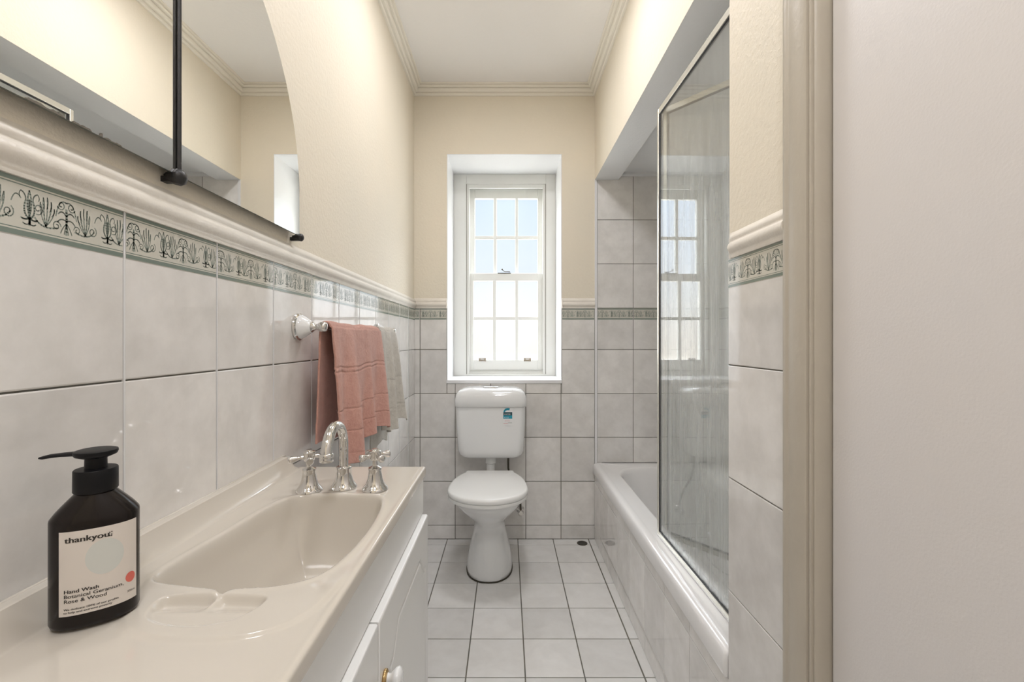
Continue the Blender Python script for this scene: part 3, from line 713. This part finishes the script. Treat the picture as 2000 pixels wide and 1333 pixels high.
gxs = np.concatenate([np.linspace(X0, -.201, 175), np.linspace(-.2002, X1, 10)])
gys = np.concatenate([np.linspace(Y0, .44, 90), np.linspace(.442, .93, 300), np.linspace(.934, Y1, 50)])
GX, GY = np.meshgrid(gxs, gys)
bow = closed_spline(ctrl); D = sdf(bow, GX, GY)
Z = np.zeros_like(GX)
depth = .135*(1-(1-np.clip(D/.088, 0, 1))**2.3)*sst(-.002, .012, D)
depth = np.where(D > 0, depth, 0); Z -= depth
Z += .0012*np.exp(-((D+.004)/.005)**2)                    # slightly raised rounded lip
# soap dish and raised apron around it
dish = closed_spline([(-.402, .534), (-.403, .515), (-.392, .493), (-.365, .481), (-.33, .478), (-.300, .487), (-.284, .505), (-.279, .525), (-.285, .537), (-.31, .5405), (-.34, .5405), (-.38, .5405)])
D2 = sdf(dish, GX, GY); div = 1-np.exp(-((GX+.340)/.0055)**2)*sst(.500, .530, GY); Z -= sst(-.0005, .0075, D2)*(.0035+.0075*sst(.505, .532, GY)*div)
Z -= .004*np.exp(-((GX+.341)/.004)**2)*sst(.535, .541, GY)*(1-sst(.548, .556, GY))*np.where(D > 0, 0, 1)
for cx_ in ():                                # two scooped finger hollows against the basin
    q = ((GX-cx_)/.030)**2+((GY-.5385)/.0085)**2; Z -= np.where(D > -.001, 0, .0075*np.exp(-q*1.2))
apr = sdf(closed_spline([(-.455, .60), (-.430, .52), (-.405, .478), (-.36, .461), (-.30, .458), (-.25, .470), (-.215, .51), (-.205, .60), (-.21, .75), (-.30, .80), (-.42, .75)]), GX, GY)
Z += np.where(D > 0, 0, .0022*sst(-.004, .006, apr)*(1-sst(.55, .62, GY)))
# upstand against the wall
U = sst(-.483, -.505, GX)                                  # 1 near the wall
endf = sst(1.085, 1.055, GY)
Z += .0325*(np.clip((-.485-GX)/.022, 0, 1)**1.6)*endf
# rounded outer edges
ed = np.minimum(X1-GX, Y1-GY); Z -= .0035*(1-np.sqrt(np.clip(1-(1-np.clip(ed/.0035, 0, 1))**2, 0, 1)))
Z += .0007*np.exp(-((X1-GX-.007)/.004)**2)            # anti-drip ridge
Zw = TZ+Z
ny, nx = GX.shape; mb = MB()
V = [(float(GX[j, i]), float(GY[j, i]), float(Zw[j, i])) for j in range(ny) for i in range(nx)]
F = [(j*nx+i, j*nx+i+1, (j+1)*nx+i+1, (j+1)*nx+i) for j in range(ny-1) for i in range(nx-1)]
mb.add(V, F)
# skirt
ring = [(j, nx-1) for j in range(ny)]+[(ny-1, i) for i in range(nx-2, -1, -1)]+[(j, 0) for j in range(ny-2, -1, -1)]+[(0, i) for i in range(1, nx-1)]
b0 = len(mb.v); m_ = len(ring); idx = [j*nx+i for j, i in ring]
mb.v += [(mb.v[k][0], mb.v[k][1], .8105) for k in idx]
for k in range(m_): mb.f.append((idx[k], b0+k, b0+(k+1) % m_, idx[(k+1) % m_])); mb.m.append(0)
mb.v = mb.v[:b0]; mb.f = mb.f[:len(F)]; mb.m = mb.m[:len(F)]
mb.add([(a_[0], a_[1], min(a_[2]-.005, .8105)) for a_ in V], [tuple(reversed(q)) for q in F])
for k in range(m_): mb.f.append((idx[k], b0+idx[k], b0+idx[(k+1) % m_], idx[(k+1) % m_])); mb.m.append(0)
build('moulded_top', mb, 'acrylic', top, smooth=50)
mb = MB(); mb.lathe([(.0, .002), (.014, .002), (.0205, .003), (.022, .0015), (.022, -.002)], (-.345, .665, TZ-.135)); mb.lathe([(.013, .002), (.013, .008), (.0, .010)], (-.345, .665, TZ-.135)); build('basin_waste', mb, 'chrome', top)
mb = MB(); mb.box(XL+.0040, XL+.0085, Y0, 1.07, TZ+.028, TZ+.0335); build('sealant', mb, 'acrylic', top, bevel=.001)

# ------------------------------------------------------------------ taps and spout
def tap(x, y, ang, label, droop=0., al=1.):
    t_ = thing('tap', (x, y, TZ), label, 'tap', group=None)
    mb = MB(); mb.lathe([(.0245, 0), (.0255, .0015), (.0250, .004), (.0225, .007), (.0185, .012), (.0150, .022), (.0132, .034), (.0128, .040), (.0135, .042), (.0130, .045), (.0085, .047), (.0052, .049), (.0050, .063), (.0065, .066)], (x, y, TZ+.0002)); build('tap_body', mb, 'chrome', t_, smooth=40)
    mb = MB(); mb.lathe([(.008, .060), (.0105, .063), (.0115, .068), (.0110, .073), (.0125, .075), (.0120, .079), (.007, .0815), (0, .082)], (x, y, TZ))
    for k in range(4):
        a = ang+k*PI/2; d = Vector((math.cos(a), math.sin(a), -.08-droop*(k == 0)))
        c_ = Vector((x, y, TZ+.0705)); prof = [(.0045, .006), (.0038, .012), (.0044, .015), (.0038, .017), (.0055, .024), (.0072, .031), (.0076, .035), (.0062, .037), (.0, .0375)]
        mb.lathe([(r, h*al) for r, h in prof], c_, d, n=14)
    build('cross_handle', mb, 'chrome', t_, smooth=50)
    mb = MB(); mb.lathe([(.0065, .0815), (.006, .0835), (0, .084)], (x, y, TZ)); build('indice', mb, 'chrome', t_)
tap(-.397, .914, math.radians(205), 'chrome cross-handle tap left of the spout, nearest the wall', .05, 1.05)
tap(-.267, .922, math.radians(42), 'chrome cross-handle tap right of the spout, nearest the basin front', 0, .86)
sp = thing('spout', (-.335, .935, TZ), 'chrome swan-neck basin spout standing between the two taps', 'spout')
mb = MB(); x, y = -.335, .935
mb.lathe([(.0255, 0), (.0262, .0015), (.0255, .004), (.0225, .008), (.0185, .014), (.0158, .026), (.0150, .038), (.0155, .040), (.0150, .043), (.0115, .045)], (x, y, TZ+.0002)); build('spout_base', mb, 'chrome', sp, smooth=40)
pts = [(x, y, TZ+.040), (x, y, TZ+.06), (x, y, TZ+.085)]
R_ = .0525; tipd = Vector((.05, -1, 0)).normalized()
for k in range(0, 17):
    a = PI*k/16*.90; pts.append((x+tipd.x*R_*(1-math.cos(a)), y+tipd.y*R_*(1-math.cos(a)), TZ+.085+.052*math.sin(a)))
e = pts[-1]; pts += [(e[0], e[1]-.0008, e[2]-.008)]
rs = [.0088]*3+[.0088+.0014*k/16 for k in range(17)]+[.0108]
mb = MB(); mb.tube(pts, rs, 20); e = pts[-1]; mb.lathe([(.0108, .003), (.0125, .002), (.0128, -.003), (.0118, -.0045), (.0122, -.006), (.0122, -.012), (.0105, -.013), (.0095, -.010)], (e[0], e[1], e[2]), cap0=False)
build('swan_neck', mb, 'chrome', sp, smooth=60)

# ------------------------------------------------------------------ towel rail
BX, BZ = -.462, 1.166
tr_ = thing('towel_rail', (XL+.03, 1.49, BZ), 'chrome towel rail with white ceramic rosettes on the left wall', 'towel rail')
for yy in (1.140, 1.842):
    mb = MB(); mb.lathe([(.0335, 0), (.0345, .002), (.0340, .006), (.0305, .0085)], (XL+.0042, yy, BZ), (1, 0, 0)); mt = build('mounting_plate', mb, 'chrome', tr_)
    mb = MB(); mb.lathe([(.0300, .0085), (.0295, .012), (.0265, .018), (.0205, .026), (.0160, .033), (.0150, .036)], (XL+.0042, yy, BZ), (1, 0, 0)); build('rosette', mb, 'porc', tr_)['label'] = 'white ceramic rosette'
    mb = MB(); mb.lathe([(.0125, .035), (.0135, .037), (.0105, .040), (.0070, .046), (.0075, .050), (.0100, .053), (.0125, .058), (.0135, .064), (.0125, .070), (.0090, .0735), (0, .075)], (XL+.0042, yy, BZ), (1, 0, 0)); build('post', mb, 'chrome', tr_, smooth=60)
mb = MB(); mb.tube([(BX, 1.138, BZ), (BX, 1.844, BZ)], .0075, 16); build('bar', mb, 'chrome', tr_)

# ------------------------------------------------------------------ towels
def towel(name, ya, yb, zf, zbk, fold, backx, label, m, yshift, stripes, zfvar, zbvar, thick=.0045):
    """cloth hung over the bar: v runs from the back hem over the bar to the front hem"""
    nu, nv = 120, 330; V = []; lb = BZ-zbk; lf = BZ-zf; R = .0125; tot = lb+PI*R+lf
    for j in range(nv+1):
        for i in range(nu+1):
            u = i/nu; lfu = lf+zfvar(u); lbu = lb+zbvar(u); t_ = j/nv*(lbu+PI*R+lfu)
            y_ = ya+(yb-ya)*u
            if t_ < lbu: q = (lbu-t_)/lb; x_, z_ = BX-R-backx(u, q), BZ-(lbu-t_)
            elif t_ < lbu+PI*R: a = (t_-lbu)/R; x_, z_ = BX-R*math.cos(a), BZ+R*math.sin(a); q = 0
            else: q = (t_-lbu-PI*R)/lf; x_, z_ = BX+R+fold(u, q), BZ-(t_-lbu-PI*R)
            front = t_ > lbu+PI*R*.5
            y_ += yshift(u, q, front)
            x_ += .0012*noise.noise(Vector((y_*40, z_*40, 3.1)))
            sag = .003*math.sin(u*9+1)+.002*math.sin(u*23)
            z_ += sag*min(1, q*4+.5)
            for s0, s1, dep in stripes:                   # woven flat bands
                if front and s0 < q < s1: x_ -= dep
            V.append((x_, y_, z_))
    F = [(j*(nu+1)+i, j*(nu+1)+i+1, (j+1)*(nu+1)+i+1, (j+1)*(nu+1)+i) for j in range(nv) for i in range(nu)]
    mb = MB(); mb.add(V, F); o = build(name, mb, m, smooth=180, org=(BX, (ya+yb)/2, BZ))
    s_ = o.modifiers.new('thickness', 'SOLIDIFY'); s_.thickness = thick; s_.offset = 0
    tag(o, label, 'towel')
def bump(u, c_, w): return math.exp(-((u-c_)/w)**2)
def pf(u, q):
    s_ = q**.8
    return .004+s_*(.004+.026*bump(u, .04, .07)+.044*bump(u, .30-.06*q, .085)-.004*bump(u, .50, .08)+.030*bump(u, .66-.02*q, .06)+.034*bump(u, .96, .07))+.005*math.sin(u*26+q*3)*s_
def pb(u, q): return .003*q+.005*q*math.sin(u*9)+.004*q
towel('pink_towel', 1.158, 1.60, .815, .868, pf, pb, 'dusty pink terry towel folded over the near half of the towel rail', 'pink',
      lambda u, q, f: (.010*q*math.sin(u*7)+.02*q*(1-u)*(-.35) if f else -.010*q*(1-u)), [(.30, .315, .0014), (.335, .35, .0014), (.62, .63, .0016), (.79, .80, .0016), (.965, .972, .001)], lambda u: .018*math.sin(u*5.5+.6)-.010*u, lambda u: .01*math.sin(u*4))
def gf(u, q):
    s_ = q**.7
    return .003+s_*(.004+.024*bump(u, .12, .10)+.038*bump(u, .52-.06*q, .11)+.044*bump(u, .95, .13))+.004*math.sin(u*15+q*5)*s_
def gb(u, q): return .004*q+.005*q*math.sin(u*8+1)
towel('grey_towel', 1.607, 1.815, .812, .745, gf, gb, 'pale grey towel folded over the far half of the towel rail', 'greyt',
      lambda u, q, f: (.012*q*(u-.4) if f else .01*q*u), [(.5, .512, .0014), (.80, .812, .0014), (.84, .85, .001)], lambda u: .012*math.sin(u*6), lambda u: .012*math.sin(u*7+1), thick=.004)

# ------------------------------------------------------------------ mirror
MX = -.507
mi_ = thing('wall_mirror', (MX, .70, 1.388), 'arched wall mirror with black iron divider and clips', 'mirror')
yc, ra, rb, z0, zc = .700, .413, .455, 1.388, 1.475
def half(sgn):
    pts = [(yc+sgn*.0012, z0), (yc+sgn*ra, z0)]
    n = 40
    for k in range(n+1):
        a = PI/2*k/n; pts.append((yc+sgn*max(ra*math.cos(a), .0012), zc+rb*math.sin(a)))
    return pts
for sgn in (1, -1):
    pts = half(sgn)
    if sgn < 0: pts = pts[::-1]
    mb = MB(); mb.loft([[(MX-.004, y_, z_) for y_, z_ in pts], [(MX, y_, z_) for y_, z_ in pts]], cap0=True, cap1=False, mi=1)
    mb.add([(MX, y_, z_) for y_, z_ in pts], [tuple(range(len(pts)))], 0)
    g = build('mirror_glass', mb, ['mirror', 'medge'], mi_, smooth=0)
    rnd = random.Random(4+sgn)
    if sgn > 0:
        # decayed silvering along the bottom edge of the near part sits on the other half
        continue
    d_ = MB()
    for a, b, h in ((.478, .522, .0042), (.530, .556, .0028), (.566, .571, .0052), (.572, .600, .0022)):
        n = 10; top_ = [(MX+.0003, a+(b-a)*k/n, z0+h*(.4+.6*rnd.random())*(1 if 0 < k < n else .2)) for k in range(n+1)]
        d_.add(top_+[(MX+.0003, b, z0), (MX+.0003, a, z0)], [tuple(range(n+3))], 0)
    build('edge_decay', d_, 'rust', g, smooth=0)
mb = MB(); mb.box(MX-.009, MX-.0045, yc-.30, yc+.30, z0+.10, z0+.30); mb.box(XL+.0005, MX-.0085, yc-.1, yc+.1, z0+.15, z0+.25); build('backing_board', mb, 'gasket', mi_)
mb = MB(); mb.tube([(MX+.0032, yc, z0-.002), (MX+.0032, yc, zc+rb+.012)], .0030, 12); build('divider_rod', mb, 'ironb', mi_)
for yy, r in ((yc, .0130), (yc+ra-.001, .0095), (yc-ra+.001, .0095)):
    mb = MB(); c_ = (MX+.004, yy, z0-.004)
    mb.lathe([(r*.55, -.020), (r*.75, -.012), (r*.9, -.006), (r, 0), (r*.93, r*.25), (r*.62, r*.55), (r*.2, r*.72), (0, r*.75)], c_, (1, 0, 0), n=9)
    mb.box(XL+.0002, MX, yy-r*.5, yy+r*.5, z0-.012, z0-.004)
    build('clip', mb, 'ironb', mi_, smooth=35)

# ------------------------------------------------------------------ soap bottle
bc = Vector((-.450, .4985)); th = math.radians(34); e1 = Vector((math.cos(th), math.sin(th))); e2 = Vector((math.sin(th), -math.cos(th)))
A_, B_, NN = .0375, .0255, 2.35; zb0 = TZ+.0022
bo = thing('soap_dispenser', (bc.x, bc.y, zb0), 'dark brown pump bottle of hand wash with pale label', 'soap dispenser')
def sect(sa, sb, z_, n=56, nn=NN):
    out = []
    for i in range(n):
        a = 2*PI*i/n; c_, s_ = math.cos(a), math.sin(a)
        p_ = bc+e1*(sa*abs(c_)**(2/nn)*math.copysign(1, c_))+e2*(sb*abs(s_)**(2/nn)*math.copysign(1, s_)); out.append((p_.x, p_.y, z_))
    return out[::-1]
mb = MB(); L = [sect(A_-.004, B_-.004, zb0), sect(A_-.0012, B_-.0012, zb0+.0015), sect(A_, B_, zb0+.005), sect(A_, B_, zb0+.110), sect(A_-.0004, B_-.0004, zb0+.1125), sect(A_-.002, B_-.0015, zb0+.1150)]
for k in range(1, 9):
    q = k/8; L.append(sect((A_-.002)*(1-q)+.0155*q, (B_-.0015)*(1-q**1.1)+.0155*q**1.1, zb0+.1150+.0235*q**.9, nn=NN*(1-q)+2*q))
L.append(sect(.0150, .0150, zb0+.141, nn=2)); mb.loft(L[::1]); body = build('bottle_body', mb, 'brown', bo, smooth=45)
c3 = (bc.x, bc.y, zb0)
mb = MB(); mb.lathe([(.0185, .1375), (.0192, .1385), (.0190, .1605), (.0183, .1615), (.011, .1618)], c3, n=48); build('collar', mb, 'blackp', bo, smooth=40)
mb = MB(); mb.lathe([(.0098, .1615), (.0095, .1755)], c3); mb.lathe([(.0125, .1735), (.0180, .1760), (.0192, .1790), (.0188, .1810), (.0165, .1818), (0, .1812)], c3, n=40)
nd = Vector((-.96, -.27)).normalized(); npd = Vector((-nd.y, nd.x)); L = []
for q, w, h0, h1 in ((.010, .0085, .1750, .1812), (.019, .0065, .1755, .1806), (.030, .0056, .1757, .1799), (.041, .0048, .1748, .1790), (.047, .0035, .1738, .1775), (.050, .0022, .1745, .1766)):
    c_ = bc+nd*q; zm = zb0+(h0+h1)/2; hh = (h1-h0)/2
    L.append([(c_.x+npd.x*w*math.cos(2*PI*i/14), c_.y+npd.y*w*math.cos(2*PI*i/14), zm+hh*math.sin(2*PI*i/14)) for i in range(14)])
mb.loft(L); build('pump_head', mb, 'blackp', bo, smooth=40)
# label wrapped on the front: arc length parameter
ts = np.linspace(-PI*.02, PI*1.02, 800)
def fr(a, off=0.):
    c_, s_ = math.cos(a), max(math.sin(a), 0)
    p_ = bc+e1*((A_+off)*abs(c_)**(2/NN)*math.copysign(1, c_))+e2*((B_+off)*s_**(2/NN)); return p_
ar = [math.pi*(1-k/600) for k in range(601)]; pp = [fr(a) for a in ar]; cum = [0.]
for k in range(600): cum.append(cum[-1]+(pp[k+1]-pp[k]).length)
def wrap(s_, z_, off):
    a = np.interp(s_, cum, ar[::1]); p_ = fr(float(a), off); return (p_.x, p_.y, z_)
ST = cum[-1]; s0, s1 = ST*.245, ST*.885; lz0, lz1 = zb0+.0165, zb0+.1035
mb = MB(); n = 40; r = .0015
mb.loft([[wrap(s0+(s1-s0)*k/n, z_, .0004) for k in range(n+1)] for z_ in (lz0, lz1)], False, False, closed=False)
lab = build('label', mb, 'label', body, smooth=180)
def onlabel(mb, v, f, s_, z_, off, mi): mb.add([wrap(s_+q[0], z_+q[1], off) for q in v], f, mi)
ink = MB(); LW = s1-s0
v, f = text_geo('thankyou', .0082); wmax = max(q[0] for q in v); v = [(q[0]*1.16, q[1]) for q in v]
for dx in (0, .0003, .0006): onlabel(ink, [(q[0]+dx, q[1]) for q in v], f, s0+LW*.075, lz1-.0115, .0007, 0)
ex = s0+LW*.075+wmax*1.16+.0008
for dx, dz in ((0, 0), (.0014, .0013), (.0014, -.0002), (0, .0036), (.0016, .0040)): onlabel(ink, [(.0006*math.cos(2*PI*k/8), .0006*math.sin(2*PI*k/8)) for k in range(8)], [tuple(range(8))], ex+dx, lz1-.0110+dz, .0007, 0)
for body_, sz, zz, dbl in (('Hand Wash', .0052, .0235, 1), ('Botanical Geranium,', .0052, .0185, 0), ('Rose & Wood', .0052, .0135, 0), ('We dedicate 100% of our profits', .0029, .0060, 0), ('to help end extreme poverty', .0029, .0028, 0)):
    v, f = text_geo(body_, sz)
    for dx in ((0, .0003) if dbl else (0, .00012)): onlabel(ink, [(q[0]*1.12+dx, q[1]) for q in v], f, s0+LW*.065, lz0+zz, .0007, 0)
v, f = text_geo('500mL', .0030); onlabel(ink, v, f, s0+LW*.84, lz0+.0085, .0007, 0)
def disc(s_, z_, ra_, rb_, off, mi, n=36):
    for k in range(6):
        a0, a1 = k/6, (k+1)/6
        pts = [[(q*ra_*math.cos(2*PI*i/n), q*rb_*math.sin(2*PI*i/n)) for i in range(n+1)] for q in (a0, a1)]
        v = pts[0]+pts[1]; f = [(i, i+1, n+2+i, n+1+i) for i in range(n)]; onlabel(ink, v, f, s_, z_, off, mi)
disc(s0+LW*.56, lz0+.0555, .0155, .0185, .0006, 1); disc(s0+LW*.89, lz0+.0245, .0048, .0056, .0006, 2)
build('label_print', ink, ['ink', 'labelc', 'red'], lab, smooth=0)

# ------------------------------------------------------------------ unseen ceiling lamp and two added fill discs
def lamp(x, y, label, m):
    l = thing('ceiling_light_or_fill', (x, y, ZC), label, 'lamp', 'flush ceiling lights above the frame')
    mb = MB(); mb.lathe([(.138, 0), (.152, -.004), (.154, -.020), (.146, -.024), (.141, -.016)], (x, y, ZC)); build('lamp_base', mb, 'white_paint', l)
    mb = MB(); mb.lathe([(.140, -.015), (.120, -.020), (.08, -.024), (.03, -.026), (0, -.0265)], (x, y, ZC), cap0=False); build('diffuser', mb, m, l, smooth=60)
lamp(0.0, 1.58, 'round opal ceiling light nearest the window', 'lamp_a')
lamp(0.0, .68, 'added round opal fill light over the basin', 'lamp_b')  # added fill, evens the light along the room
lamp(0.0, -.40, 'added round opal fill light behind the viewer', 'lamp_c')  # added unseen fill for the near end and camera-facing surfaces
